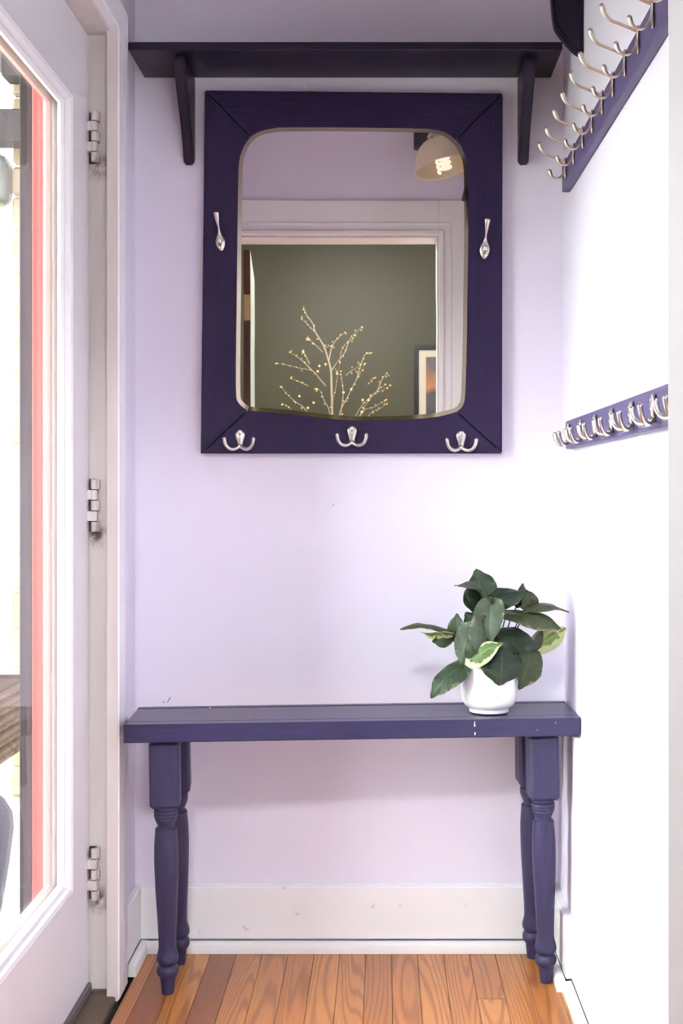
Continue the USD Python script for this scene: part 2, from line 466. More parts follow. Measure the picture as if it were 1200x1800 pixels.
LEAF = {
    'dark': leaf_mat('leaf_dark', (.013, .025, .015), (.05, .078, .043), (.1, .14, .07), 0.0),
    'mid': leaf_mat('leaf_mid', (.025, .046, .025), (.085, .125, .066), (.16, .2, .09), .06),
    'soft': leaf_mat('leaf_soft', (.055, .078, .052), (.12, .16, .10), (.2, .24, .15), .05, .42),
    'olive': leaf_mat('leaf_olive', (.040, .055, .024), (.10, .125, .055), (.2, .2, .1), .05),
    'lime': leaf_mat('leaf_lime', (.14, .22, .05), (.30, .38, .14), (.52, .57, .28), .36),
    'cream': leaf_mat('leaf_variegated', (.08, .15, .045), (.22, .32, .12), (.50, .56, .34), .25),
}

# ================================================================== THE SETTING
XL, XR, YB, ZC = -.564, .405, 3.04, 2.47              # vestibule: left, right and back wall, ceiling
YD0, YD1 = .83, .95                                   # the doorway wall that the camera looks through
DX0, DX1, DZ = -.556, .2013, 1.993                    # its opening
HY = -1.6                                             # rear wall of the green room behind the camera


def struct(name, label, cat_, base=(0, 0, 0)):
    return thing(name, base, label, cat_, kind='structure')


# floor: oak strips in the vestibule, one by one
fl = struct('floor', 'honey-coloured oak strip floor running toward the back wall', 'floor')
PWID = .0578
sub = bx(-2.2, 2.2, HY - .1, YB, -.06, -.012)
part(fl, 'subfloor', sub, black_gap, False)
x_first = -.5335
k = 0
edges = [x_first + .030] + [x_first + .030 + PWID * i for i in range(1, 18)]
cols = [(x_first, edges[0])] + [(edges[i], edges[i] + PWID) for i in range(17)]
joints = {2: [2.25], 5: [2.2], 9: [1.9], 12: [2.0], 13: [2.74], 14: [1.7], 15: [1.5], 7: [2.3], 11: [2.1], 16: [2.45], 3: [1.6]}
for i, (a, b) in enumerate(cols):
    if a > .40:
        break
    b = min(b, .418)
    ys = [.95] + sorted(joints.get(i, [1.2 + .06 * i])) + [YB]
    for y0, y1 in zip(ys[:-1], ys[1:]):
        dz = rng.uniform(-.0004, .0004)
        part(fl, 'plank', cbox(a + .0003, b - .0003, y0 + .0003, y1 - .0003, -.012, dz, .0009), oak, False, tone=np.concatenate([[.04 if i in (1, 3) else rng.uniform(.12, 1)], rng.uniform(0, 1, 2)]))
part(fl, 'hall_boards', bx(-2.1, 2.1, HY, .9495, -.012, 0), oak, False, tone=(.4, .2, .7))

# walls
part(struct('wall_back', 'lilac painted back wall behind the bench and mirror', 'wall'), 'plaster', bx(XL - .19, XR + .13, YB, YB + .14, -.06, ZC), lilac, False)
wr = struct('wall_right', 'lilac right wall washed bright by the glass door, carrying two hook rails', 'wall')
part(wr, 'plaster', bx(XR, XR + .13, YD1 - .01, YB + .01, -.06, ZC), lilac, False)
part(wr, 'corner_panel', cbox(XR - .012, XR + .01, 2.775, YB + .005, .146, .528, .002), lilac, False)
wl = struct('wall_left', 'lilac left wall around the white glazed entry door', 'wall')
DOY0, DOY1, DOZ = 1.76, 2.80, 2.01
part(wl, 'plaster', bx(XL - .135, XL, YD1 - .01, YB + .01, -.06, ZC) - bx(XL - .3, XL + .3, DOY0, DOY1, -.2, DOZ), lilac, False)
part(struct('wall_front', 'lilac wall with the cased opening, seen in the mirror', 'wall'), 'plaster',
     bx(XL - .135, XR + .13, .89, YD1, -.06, ZC) - bx(DX0 - .012, DX1 + .012, .8, 1.0, -.2, DZ + .012), lilac, False)
part(struct('wall_hall', 'sage green near face of the wall with the cased opening', 'wall'), 'plaster',
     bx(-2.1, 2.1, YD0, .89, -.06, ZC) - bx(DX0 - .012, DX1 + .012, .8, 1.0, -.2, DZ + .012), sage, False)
FILL_WINS = ((.42, 1.42), (-1.95, -.95))  # added hall windows, unseen; skylight through them fills the entry
WZ0, WZ1 = .75, 2.30
hw_ = bx(-2.1, 2.1, HY - .1, HY, -.06, ZC)
for a, b in FILL_WINS:
    hw_ = hw_ - bx(a, b, HY - .3, HY + .3, WZ0, WZ1)
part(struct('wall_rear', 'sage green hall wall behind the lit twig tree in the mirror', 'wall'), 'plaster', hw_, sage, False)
for i, (a, b) in enumerate(FILL_WINS):
    wn = struct(f'window_{i + 1}', f'added unseen tall white sash window of the hall, {("right", "left")[i]} of the twig tree, behind the camera', 'window', (.5 * (a + b), HY, WZ0))
    part(wn, 'frame', cbox(a, b, HY - .08, HY - .03, WZ0, WZ1, .003) - bx(a + .04, b - .04, HY - .2, HY, WZ0 + .04, WZ1 - .04), trim_white, False)
    part(wn, 'meeting_rail', cbox(a + .038, b - .038, HY - .075, HY - .035, .5 * (WZ0 + WZ1) - .02, .5 * (WZ0 + WZ1) + .02, .003), trim_white, False)
    part(wn, 'casing', cbox(a - .09, b + .09, HY, HY + .018, WZ0 - .09, WZ1 + .09, .003) - bx(a - .002, b + .002, HY - .1, HY + .1, WZ0 - .002, WZ1 + .002), trim_white, False)
    for z0, z1 in ((WZ0 + .035, .5 * (WZ0 + WZ1) - .015), (.5 * (WZ0 + WZ1) + .015, WZ1 - .035)):
        part(wn, 'pane', bx(a + .035, b - .035, HY - .057, HY - .053, z0, z1), pane_mat, False)
part(struct('wall_hall_left', 'sage green side wall of the hall, left of the camera', 'wall'), 'plaster', bx(-2.2, -2.1, HY - .1, .89, -.06, ZC), sage, False)
part(struct('wall_hall_right', 'sage green side wall of the hall, right of the camera', 'wall'), 'plaster', bx(2.1, 2.2, HY - .1, .89, -.06, ZC), sage, False)
part(struct('ceiling', 'pale painted ceiling over entry and hall', 'ceiling'), 'plaster',
     bx(-2.2, 2.2, HY - .1, .89, ZC, ZC + .1) + bx(XL - .135, XR + .13, .89, YB + .14, ZC, ZC + .1), ceiling_white, False)

# baseboards with shoe mouldings
BH = .145


def shoe(a, b, nrm):
    """Quarter-round-like shoe from a to b (2D), standing out along nrm."""
    a, b, n = np.array(a, float), np.array(b, float), np.array(nrm, float)
    pts = []
    for p in (a, b):
        for o, z in ((0, 0), (.018, 0), (.018, .012), (.0155, .019), (.010, .0235), (.004, .0245), (0, .0245)):
            pts.append((p[0] + n[0] * o, p[1] + n[1] * o, z))
    return hull(pts)


bb = struct('baseboard_back', 'white painted baseboard under the bench on the back wall', 'baseboard')
part(bb, 'board', cbox(XL + .012, XR - .016, YB - .018, YB + .002, .026, BH, .003), base_paint, False)
part(bb, 'shoe_moulding', shoe((XL + .02, YB - .0185), (XR - .02, YB - .0185), (0, -1)), trim_white, 30)
part(bb, 'caulk_bead', tube([(x, YB - .004 + .0015 * math.sin(x * 37), BH + .001 + .0012 * math.sin(x * 61)) for x in np.linspace(XL + .015, XR - .02, 50)], .0035, 6), trim_white)
bl = struct('baseboard_left', 'short white baseboard between the door casing and back corner', 'baseboard')
part(bl, 'board', cbox(XL - .002, XL + .017, 2.822, YB, .026, BH, .003), base_paint, False)
sh_l = shoe((XL + .0172, 2.862), (XL + .0172, YB), (1, 0))
part(bl, 'shoe_moulding', sh_l, trim_white, 30)
br = struct('baseboard_right', 'white baseboard running along the right wall', 'baseboard')
part(br, 'board', cbox(XR - .018, XR + .002, YD1, 2.775, .026, BH, .003), base_paint, False)
part(br, 'corner_board', cbox(XR - .030, XR + .002, 2.775, YB, .026, BH, .003), base_paint, False)
part(br, 'shoe_moulding', shoe((XR - .0182, 2.775), (XR - .0182, YD1), (-1, 0)), trim_white, 30)
part(br, 'shoe_moulding', shoe((XR - .0302, YB), (XR - .0302, 2.7755), (-1, 0)), trim_white, 30)

# ---- entry door: casing and jambs (trim_1), slab (door_1)
XD = -.605                                             # room face of the door
YH = 2.755                                             # its hinge edge
tr = struct('trim_1', 'white casing and grimy jamb around the entry door', 'door trim')
part(tr, 'jamb', cbox(-.558, -.662, 2.759, 2.80, .012, DOZ - .035, .0015), jamb_paint, False)
part(tr, 'jamb', cbox(-.558, -.662, 1.762, 1.80, .0, DOZ - .035, .0015), jamb_paint, False)
part(tr, 'head_jamb', cbox(-.558, -.662, 1.76, 2.80, 1.9725, DOZ, .0015), jamb_paint, False)
part(tr, 'side_casing', cbox(XL, -.538, 2.727, 2.790, .0, 2.036, .003), white_paint, False)
part(tr, 'casing_edge', cbox(-.5625, -.5405, 2.7258, 2.7272, .0, 1.975, .0005), jamb_paint, False, label='taupe front edge of the casing')  # strip in the jamb colour over the casing front, darker than the casing
part(tr, 'side_casing', cbox(XL, -.538, 1.70, 1.795, .0, 2.036, .003), white_paint, False)
part(tr, 'back_band', cbox(XL, -.5385, 2.7895, 2.822, .0, 2.036, .003), lilac, False, label='outer edge of the casing, overpainted lilac')
part(tr, 'head_casing', cbox(XL, -.5375, 1.70, 2.822, 1.9765, 2.037, .003), white_paint, False)
ex = struct('trim_2', 'red outer jamb with faded stop and grey outer casing seen through the door glass', 'exterior trim')
part(ex, 'stop', cbox(-.663, -.702, 2.765, 2.80, -.02, 2.0, .002), pink_trim, False, label='faded pink door stop')
part(ex, 'outer_jamb', cbox(-.7025, -.7275, 2.775, 2.83, -.05, 2.05, .002), red_paint, False, label='red painted outer jamb')
part(ex, 'outer_casing', cbox(-.728, -.7555, 2.782, 2.90, -.08, 2.12, .002), grey_wood, False, label='weathered grey outer casing')
part(ex, 'outer_jamb', cbox(-.663, -.7275, 1.70, 1.785, -.05, 2.05, .002), red_paint, False)
part(ex, 'outer_head', cbox(-.663, -.7275, 1.70, 2.83, 1.985, 2.06, .002), red_paint, False)
part(ex, 'outer_casing', cbox(-.728, -.7555, 1.64, 2.90, 2.0, 2.12, .002), grey_wood, False)

th = struct('trim_3', 'worn wooden threshold with black gap beside the oak floor', 'threshold')
part(th, 'sill', cbox(-.72, -.5455, 1.762, 2.7585, -.03, .010, .003), threshold_wood, False)
part(th, 'gap_strip', bx(-.5455, -.5336, 1.762, 2.727, -.02, -.006), black_gap, False)

dr = struct('door_1', 'white entry door with full-height glass and three painted hinges', 'door', (XD, YH, 0))
DY0 = 1.805
GY0, GY1, GZ0, GZ1 = 1.985, 2.560, .285, 1.778           # glass sight size
TH = .044
hole = bx(XD - .2, XD + .2, GY0 - .018, GY1 + .018, GZ0 - .018, GZ1 + .018)
part(dr, 'slab', cbox(XD - TH, XD, DY0, YH, .030, 1.9685, .002) - hole, door_white, False)
surround = cbox(XD - .001, XD + .003, GY0 - .058, GY1 + .058, GZ0 - .060, GZ1 + .060, .0015) - hole
part(dr, 'glazing_surround', surround, door_white, False)


def ring(y0, y1, z0, z1, w, prof, x):
    """A mitred rectangular moulding; prof: (t, h) from inner edge t=0 to outer edge t=w, h out of plane x."""
    pts = [(t, h) for t, h in prof]
    v, f = [], []
    cs = [(y0, z0, -1, -1), (y1, z0, 1, -1), (y1, z1, 1, 1), (y0, z1, -1, 1)]
    n = len(pts)
    for (y, z, sy, sz) in cs:
        for t, h in pts:
            v.append((x + h, y + sy * t, z + sz * t))
    for i in range(4):
        j = (i + 1) % 4
        for q in range(n):
            r = (q + 1) % n
            A, B, C, D = i * n + q, i * n + r, j * n + r, j * n + q
            f += [(A, D, C), (A, C, B)]
    v, f = np.array(v), np.array(f)
    m = trimesh.Trimesh(v, f, process=False)
    if m.volume < 0:
        f = f[:, ::-1]
    return v, f


part(dr, 'glazing_bead', ring(GY0, GY1, GZ0, GZ1, .022, [(0, -.018), (0, -.012), (.004, -.006), (.008, -.005), (.012, .004), (.018, .008), (.0225, .006), (.0225, -.018)], XD), door_white, 25)
part(dr, 'outer_bead', ring(GY0, GY1, GZ0, GZ1, .022, [(0, .012), (0, .004), (.008, 0), (.02, -.006), (.0225, .0), (.0225, .012)], XD - TH), pink_trim, 25, label='faded pink outer glazing bead')
part(dr, 'pane', bx(XD - .027, XD - .022, GY0 - .016, GY1 + .016, GZ0 - .016, GZ1 + .016), pane_mat, False)
part(dr, 'door_sweep', cbox(XD - .040, XD + .006, DY0 + .004, YH - .004, .0105, .0305, .002), sweep_grey, False)
for zt, zb in ((1.813, 1.708), (1.061, .9525), (.307, .199)):
    hx, hy, hr = -.5922, 2.7425, .0068
    lf = part(dr, 'hinge', cbox(hx - .0122, hx + .0030, hy + .0120, hy + .0158, zb, zt, .0004), black_gap, False, label='painted butt hinge with blackened gaps')  # black leaf and pin carry the shade and grime of the gaps
    part(lf, 'pin', cyl((hx, hy, zb + .001), (hx, hy, zt - .001), hr * .72, 14), black_gap)
    n = 5
    hgt = (zt - zb) / n
    for q in range(n):
        z0 = zb + q * hgt
        k_ = lathe([(0, 0), (hr - .0006, 0), (hr, .0008), (hr, hgt - .0026), (hr - .0006, hgt - .0016), (0, hgt - .0016)], (hx, hy, z0 + .0008), 18)
        wrap = cbox(XD - .0004, hx, hy - .0050, hy + .0130, z0 + .0008, z0 + hgt - .0008, .0006) if q % 2 else cbox(hx, hx + .0095, hy + .0005, hy + .0165, z0 + .0008, z0 + hgt - .0008, .0006)
        part(lf, 'knuckle', cat(k_, wrap), jamb_paint, 30)

# ---- the cased opening towards the hall, seen in the mirror; its right jamb edges the picture
tc = struct('trim_4', 'white casing of the hall opening, its jamb at the right edge of the picture', 'door trim')
part(tc, 'jamb', cbox(DX1, DX1 + .0125, YD0 - .012, YD1 + .002, 0, DZ + .0125, .0015), grey_white, False)
part(tc, 'jamb', cbox(DX0 - .0125, DX0, YD0 - .012, YD1 + .002, 0, DZ + .0125, .0015), sage_trim, False)
part(tc, 'head_jamb', cbox(DX0 - .0125, DX1 + .0125, YD0 - .012, YD1 + .002, DZ, DZ + .0125, .0015), trim_white, False)
part(tc, 'side_casing', cbox(DX1 + .006, XR, YD1, YD1 + .016, 0, DZ + .14, .002), trim_white, False)
part(tc, 'head_casing', cbox(XL, DX1 + .006, YD1, YD1 + .016, DZ + .006, DZ + .14, .002), trim_white, False)
part(tc, 'inner_moulding', cat(cbox(DX1 + .004, DX1 + .026, YD1, YD1 + .026, 0, DZ + .028, .005), cbox(XL, DX1 + .026, YD1, YD1 + .0255, DZ + .006, DZ + .028, .005)), trim_white, False)
part(tc, 'outer_moulding', cat(cbox(DX1 + .046, DX1 + .056, YD1, YD1 + .020, 0, DZ + .058, .004), cbox(XL, DX1 + .056, YD1, YD1 + .0205, DZ + .048, DZ + .058, .004)), trim_white, False)
part(tc, 'hall_casing', cbox(DX1 + .006, DX1 + .12, YD0 - .018, YD0, 0, DZ + .12, .002), trim_white, False)
part(tc, 'hall_casing', cbox(DX0 - .12, DX0 - .006, YD0 - .018, YD0, 0, DZ + .12, .002), trim_white, False)
part(tc, 'hall_head_casing', cbox(DX0 - .006, DX1 + .006, YD0 - .018, YD0, DZ + .006, DZ + .12, .002), trim_white, False)
dh = struct('door_2', 'open hall door seen edge-on in the mirror, brown edge with brass hinge', 'door', (DX0, .80, 0))
RD = rot((0, 0, 1), -4.3, (-.535, .80, 0))
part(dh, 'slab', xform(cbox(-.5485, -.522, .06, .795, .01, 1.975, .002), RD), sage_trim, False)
part(dh, 'edge', xform(cbox(-.549, -.5225, .795, .803, .01, 1.975, .001), RD), dark_wood, False, label='bare brown wooden edge')
hp = part(dh, 'hinge', xform(cbox(-.548, -.5235, .803, .8055, 1.70, 1.80, .0006), RD), brass, False, label='brass hinge leaf')
for sx, sz in ((-.541, 1.72), (-.531, 1.75), (-.541, 1.78)):
    part(hp, 'screw', xform(cyl((sx, .8055, sz), (sx, .8063, sz), .003, 10), RD), screw_metal)

# ================================================================== SHELF over the mirror
sf = thing('wall_shelf', (-.08, YB, 1.971), 'long dark purple wooden shelf on two curved brackets above the mirror', 'shelf')
ZS = 1.9712
part(sf, 'shelf_board', cbox(-.5430, .3775, 2.846, YB - .0005, ZS, ZS + .0175, .002), purple_shelf_shade, False)


def bracket_poly():
    pts = [(3.0395, ZS - .0002), (2.874, ZS - .0002)]
    curve = smooth_path([(2.872, ZS - .010), (2.879, 1.938), (2.905, 1.905), (2.940, 1.870), (2.975, 1.835), (2.999, 1.800), (3.008, 1.784), (3.020, 1.770), (3.032, 1.774)], 40)
    return Polygon(pts + [tuple(c) for c in curve] + [(3.0395, 1.784)])


def in_yz(poly, x0, x1, b=.006):
    """Extrudes (y, z) along x with eased sides."""
    M = frame((x0, 0, 0), (0, 1, 0), (0, 0, 1), (1, 0, 0))
    w = x1 - x0
    return cat(extrude(poly, b * .7, w - b * .7, M), extrude(poly.buffer(-b * .5), b * .25, w - b * .25, M), extrude(poly.buffer(-b), 0, w, M))


part(sf, 'bracket', in_yz(bracket_poly(), -.4505, -.4270), purple_shelf_shade, 35)
part(sf, 'bracket', in_yz(bracket_poly(), .3010, .3245), purple_shelf_shade, 35)

# ================================================================== MIRROR with hooks
YF = 3.018                                              # face of the frame
FT = YB - .0005 - YF                                    # frame thickness
P2 = lambda px, py, Y=YF: tuple(W(px, py, Y)[[0, 2]])
outer = [P2(360, 158.5), P2(883, 164), P2(882, 797), P2(352.5, 797)]
open_px = [(488, 223), (560, 222.3), (640, 223), (720, 224.2), (759, 226), (785, 233), (806, 251), (818, 275), (822.5, 300), (823, 350), (823, 430), (821.5, 520), (820.5, 600), (819, 660), (817, 700),
           (812.5, 714), (803, 723), (790, 727.5), (765, 733), (720, 737.2), (670, 739), (620, 739), (570, 735), (520, 729), (470, 724.5), (440, 722), (428, 717), (418, 707), (414.5, 694),
           (414, 640), (415.5, 520), (416.5, 420), (418, 320), (419.5, 285), (424, 266), (432, 250), (443, 238), (460, 228.5)]
open_c = smooth_path(open_px + [open_px[0]], 160)[:-1]
opening = Polygon([P2(*q) for q in open_c])
full = Polygon(outer).difference(opening)
mr = thing('wall_mirror', tuple(W(620, 797, YB)), 'antique mirror in a purple mitred board frame with five hooks, hung below the shelf', 'mirror')
cuts = [LineString([P2(340, 138), P2(446, 246)]), LineString([P2(900, 147), P2(795, 252)]), LineString([P2(900, 812), P2(790, 713)]), LineString([P2(337, 814), P2(450, 706)])]
from shapely.ops import unary_union
pieces = list(full.difference(unary_union([c.buffer(.0012) for c in cuts])).geoms)
for g in sorted(pieces, key=lambda g: -g.area):
    if g.area < 1e-4:
        continue
    w, h = g.bounds[2] - g.bounds[0], g.bounds[3] - g.bounds[1]
    part(mr, 'frame_board', board(g, FT - rng.uniform(0, .0008), XZ(YB - .0005), .0022), purple_frame_v if h > w else purple_frame_h, False)
part(mr, 'back_panel', extrude(Polygon(outer).buffer(-.012), 0, .003, XZ(YB - .0005)), black_gap, False)
YG = YF + .0045
glass_o = opening.buffer(.004)
glass_i = opening.buffer(-.0095)
gl = part(mr, 'mirror_glass', extrude(glass_i, .004, YB - .0005 - YG, XZ(YB - .0005)), mirror_mat, False)
oc, ic = np.array(glass_o.exterior.coords)[:-1], None
# bevel: ring between inner outline (face) and outer outline (lower)
line_i = glass_i.exterior
rings = []
L = 220
oo = [glass_o.exterior.interpolate(t, True) for t in np.linspace(0, 1, L, endpoint=False)]
pv, pf = [], []
for q in oo:
    a = line_i.interpolate(line_i.project(q))
    pv.append((a.x, YG, a.y)); pv.append((q.x, YG + .0002, q.y))
ccw = glass_o.exterior.is_ccw
for i in range(L):
    A, B, C, D = 2 * i, 2 * i + 1, 2 * ((i + 1) % L) + 1, 2 * ((i + 1) % L)
    pf += [(A, B, C), (A, C, D)] if ccw else [(A, C, B), (A, D, C)]
pv, pf = np.array(pv), np.array(pf)
nn = np.cross(pv[pf[:, 1]] - pv[pf[:, 0]], pv[pf[:, 2]] - pv[pf[:, 0]])
if nn[:, 1].sum() > 0:
    pf = pf[:, ::-1]
back = pv + [0, .0025, 0]
part(gl, 'bevel', (np.vstack([pv, back]), np.vstack([pf, pf[:, ::-1] + len(pv)])), bevel_mat, False)


# --- hook kinds, in local coordinates: x right, y out of the board, z up
def double_hook():
    """Teardrop plate with two prongs that sweep down, outward and up."""
    body = smooth_path([(0, .0030, -.0185, .0060), (0, .0042, -.008, .0068), (0, .0048, .003, .0098), (0, .0045, .012, .0112), (0, .0035, .0185, .0065)], 20)
    m = [tube(body[:, :3], .0032, 14, flat=body[:, 3], up=(0, 1, 0))]
    for s in (-1, 1):
        arm = smooth_path([(0, .0045, -.014, .0046), (s * .006, .0075, -.0195, .0042), (s * .0155, .014, -.0225, .0041), (s * .0245, .021, -.0195, .0041), (s * .0305, .026, -.0105, .0042), (s * .0325, .028, .0005, .0046)], 30)
        m.append(tube(arm[:, :3], arm[:, 3], 10))
    return cat(*m), [((0, .0078, .0115), .0030), ((0, .0078, -.0005), .0030)]


def robe_hook():
    """Oval plate, slim neck, flared upper tip leaning out, small lower prong."""
    plate = smooth_path([(0, .0030, -.0405, .0045), (0, .0045, -.034, .0090), (0, .0050, -.022, .0122), (0, .0050, -.010, .0092), (0, .0056, -.001, .0050), (0, .0090, .008, .0027), (0, .0150, .016, .0029), (0, .0245, .027, .0044), (0, .031, .037, .0058), (0, .034, .0445, .0066)], 54)
    th_ = np.interp(np.linspace(0, 1, len(plate)), [0, .15, .35, .55, .7, 1], [.0022, .0034, .0036, .0030, .0028, .0030])
    m = [tube(plate[:, :3], th_, 16, flat=plate[:, 3], up=(0, 1, 0))]
    low = smooth_path([(0, .0065, -.0195, .0048), (0, .013, -.0275, .0044), (0, .021, -.0310, .0042), (0, .0275, -.0265, .0048), (0, .030, -.019, .0056)], 24)
    m.append(tube(low[:, :3], .0030, 10, flat=low[:, 3], up=(0, .6, .8)))
    return cat(*m), [((-.0062, .0080, -.0185), .0022), ((.0062, .0080, -.0185), .0022)]


def coat_hook():
    """Coat-and-hat hook: long upper prong with flared tip, short lower J."""
    plate = smooth_path([(0, .0022, -.024, .0042), (0, .0028, -.018, .0062), (0, .0030, -.004, .0048), (0, .0030, .010, .0062), (0, .0022, .0185, .0042)], 24)
    m = [tube(plate[:, :3], .0022, 12, flat=plate[:, 3], up=(0, 1, 0))]
    upp = smooth_path([(0, .003, .0120, .0034), (0, .012, .0150, .0028), (0, .030, .0225, .0026), (0, .046, .0290, .0028), (0, .0545, .0365, .0036), (0, .0590, .0450, .0046), (0, .0610, .0520, .0050)], 42)
    m.append(tube(upp[:, :3], upp[:, 3], 10))
    low = smooth_path([(0, .003, -.002, .0034), (0, .0060, -.014, .0030), (0, .0130, -.0235, .0028), (0, .0230, -.0270, .0027), (0, .0320, -.0225, .0030), (0, .0365, -.0150, .0038), (0, .0380, -.0095, .0042)], 36)
    m.append(tube(low[:, :3], low[:, 3], 10))
    return cat(*m), [((0, .0050, -.0185), .0026), ((0, .0050, .0040), .0026)]


DOUBLE, ROBE, COAT = double_hook(), robe_hook(), coat_hook()


def screw_mesh(c, r):
    dome = lathe([(r, -.0012), (r, 0), (r * .8, .0006), (r * .3, .0009), (0, .0010)], (0, 0, 0), 12, (0, 1, 0))
    return dome[0] + np.asarray(c), dome[1]


def place_hook(parent, kind, M, m, label=None):
    mesh_, screws = kind
    h = part(parent, 'hook', xform(mesh_, M), m, 40, label=label)
    for c, r in screws:
        part(h, 'screw', xform(screw_mesh(c, r), M), screw_metal, 40)
    return h


def on_back(px, py, tilt=0, s=1.0):
    c = W(px, py, YF)
    a = math.radians(tilt)
    ex_ = np.array([math.cos(a), 0, -math.sin(a)])
    return frame(c, ex_ * s, (0, -s, 0), np.array([math.sin(a), 0, math.cos(a)]) * s)


# right-handed: x right, y toward the camera, z up -> flips; screws and hooks are symmetric, xform reverses faces
place_hook(mr, ROBE, on_back(386, 411, -6, 0.92), nickel, 'spoon-shaped silver hook on the left frame board')
place_hook(mr, ROBE, on_back(852.5, 424, 4, 0.95), nickel, 'spoon-shaped silver hook on the right frame board')
for (px, py, tl), lb in zip(((422, 772, 0), (618.5, 765.5, 0), (810, 774, 0)), ('left', 'middle', 'right')):
    place_hook(mr, DOUBLE, on_back(px, py, tl), nickel, f'two-pronged silver hook, {lb} of three on the bottom board')

# ================================================================== HOOK RAILS on the right wall
RT = .018


def on_right(Y, z, s=1.0):
    # x along +Y (away from camera), y out of the wall (-X), z up
    return frame((XR - RT, Y, z), (0, s, 0), (-s, 0, 0), (0, 0, s))


ur = thing('coat_rail', (XR, 2.4, 1.69), 'upper purple rail with a close row of long curved coat hooks, right wall', 'coat rail')
part(ur, 'rail_board', cbox(XR - RT, XR - .0003, 1.05, 2.925, 1.6865, 1.7440, .0022), purple_rail, False)
for k, Y in enumerate([2.854, 2.730, 2.606, 2.489, 2.372, 2.262, 2.150, 2.037, 1.926, 1.812, 1.685, 1.57]):
    place_hook(ur, COAT, on_right(Y, 1.7255 - .001 * (k % 2), .93), warm_nickel)
lr = thing('coat_rail', (XR, 2.4, 1.126), 'lower purple rail with spaced two-pronged hooks, right wall', 'coat rail')
part(lr, 'rail_board', cbox(XR - RT, XR - .0003, 1.05, 2.868, 1.1255, 1.1850, .0022), purple_rail, False)
for k, Y in enumerate([2.793, 2.624, 2.449, 2.266, 2.085, 1.915, 1.745, 1.575]):
    place_hook(lr, DOUBLE, on_right(Y, 1.1555), nickel)

# ---- shelf higher up on the right wall, only its far bracket shows
us = thing('bracket_shelf', (XR, 2.4, 2.1), 'dark purple shelf bracket with beaded edge, high on the right wall', 'shelf')
bp = [(1025.5, -60), (1025.5, 91), (1023, 94.5), (1017, 94), (1012, 91), (1006, 86), (1000, 80), (992, 70.5), (985, 62), (979, 54), (975, 47), (972.5, 36), (971, 25), (969.5, 10), (968.7, 0), (966.5, -30), (963, -60)]
bpoly = Polygon([tuple(W(x, y, 2.723)[[0, 2]]) for x, y in bp])
bpoly = bpoly.intersection(sbox(0, 0, XR - .0003, 2.0995))
for Yc in (2.723, 1.30):
    M = XZ(Yc + .022)
    mm = cat(extrude(bpoly, .0, .0195, M), extrude(bpoly.buffer(-.0035), .019, .0215, M) if False else extrude(bpoly.difference(bpoly.buffer(-.0045)).intersection(bpoly.buffer(-.0012)), .0185, .0225, M), extrude(bpoly.buffer(-.0075), .0185, .0220, M))
    part(us, 'bracket', mm, purple_shelf_shade, False)
part(us, 'shelf_board', cbox(.285, XR - .0003, 1.10, 2.80, 2.0998, 2.118, .003), purple_shelf_shade, False)

# ================================================================== BENCH
ZT, BT = .570, .037
FL, FR_, BL, BR_ = np.array([-.5200, 2.679]), np.array([.4030, 2.759]), np.array([-.5310, 2.904]), np.array([.4010, 2.988])
wb = T('/World/wall_back', (0, 0, 0), stage.GetPrimAtPath('/World/wall_back'))
for pts in (((294, 1235), (297, 1229), (300, 1226)), ((287, 1233), (289, 1235)), ((585, 887), (586, 889))):
    part(wb, 'scuff_mark', tube([W(x, y, YB - .0001) for x, y in pts], .0006, 6), black_gap)
bn = thing('bench', (-.06, 2.83, 0), 'narrow purple wooden bench on four turned legs against the back wall', 'bench')


def lerp(a, b, t):
    return a * (1 - t) + b * t


def seat(t0, t1, dz=0):
    """A board of the seat between depth fractions (0 front, 1 back)."""
    pts = []
    c = .0016
    a, b, d, e = lerp(FL, BL, t0), lerp(FR_, BR_, t0), lerp(FL, BL, t1), lerp(FR_, BR_, t1)
    ctr = (a + b + d + e) / 4
    for q in (a, b, d, e):
        ux = np.sign(q[0] - ctr[0]) * c
        uy = c if (q is a or q is b) else -c
        for z, s in ((ZT - BT, 1), (ZT + dz, -1)):
            pts += [(q[0] - ux, q[1] + uy, z), (q[0], q[1] + uy, z + s * c), (q[0] - ux, q[1], z + s * c)]
    return hull(pts)


part(bn, 'seat_board', seat(0, .142), purple_bench, False)
part(bn, 'seat_board', seat(.170, .888, -.0010), purple_bench, False)
part(bn, 'seat_board', seat(.906, 1.0, -.0004), purple_bench, False)

chip_mat = paint('bare_primer_chip', (.62, .58, .66), None, .6)
fd = (FR_ - FL) / np.linalg.norm(FR_ - FL)
fn_ = np.array([fd[1], -fd[0]])
for px, z0, pts in ((833, .5665, [(0, 0), (2.2, -1.2), (1.5, -5), (3, -8), (.8, -10), (-.8, -6), (.4, -3)]), (834, .545, [(0, 0), (2, -1.4), (1.5, -5), (-.4, -6), (-1, -3)]), (975, .562, [(0, 0), (2.2, -.6), (1, -2.4)]), (943, .548, [(0, 0), (1.6, -.4), (.6, -2)])):
    t_ = (px - CX) / F
    k_ = (t_ * FL[1] - FL[0]) / (fd[0] - t_ * fd[1])          # along the front edge to the chip
    o = FL + fd * k_
    cp = Polygon([(x * .0012, y * .0012) for x, y in pts])
    part(bn, 'paint_chip', extrude(cp, -.0006, .0002, frame((o[0], o[1], z0), (fd[0], fd[1], 0), (0, 0, 1), (fn_[0], fn_[1], 0))), chip_mat, False, label='small bare chip in the purple paint')

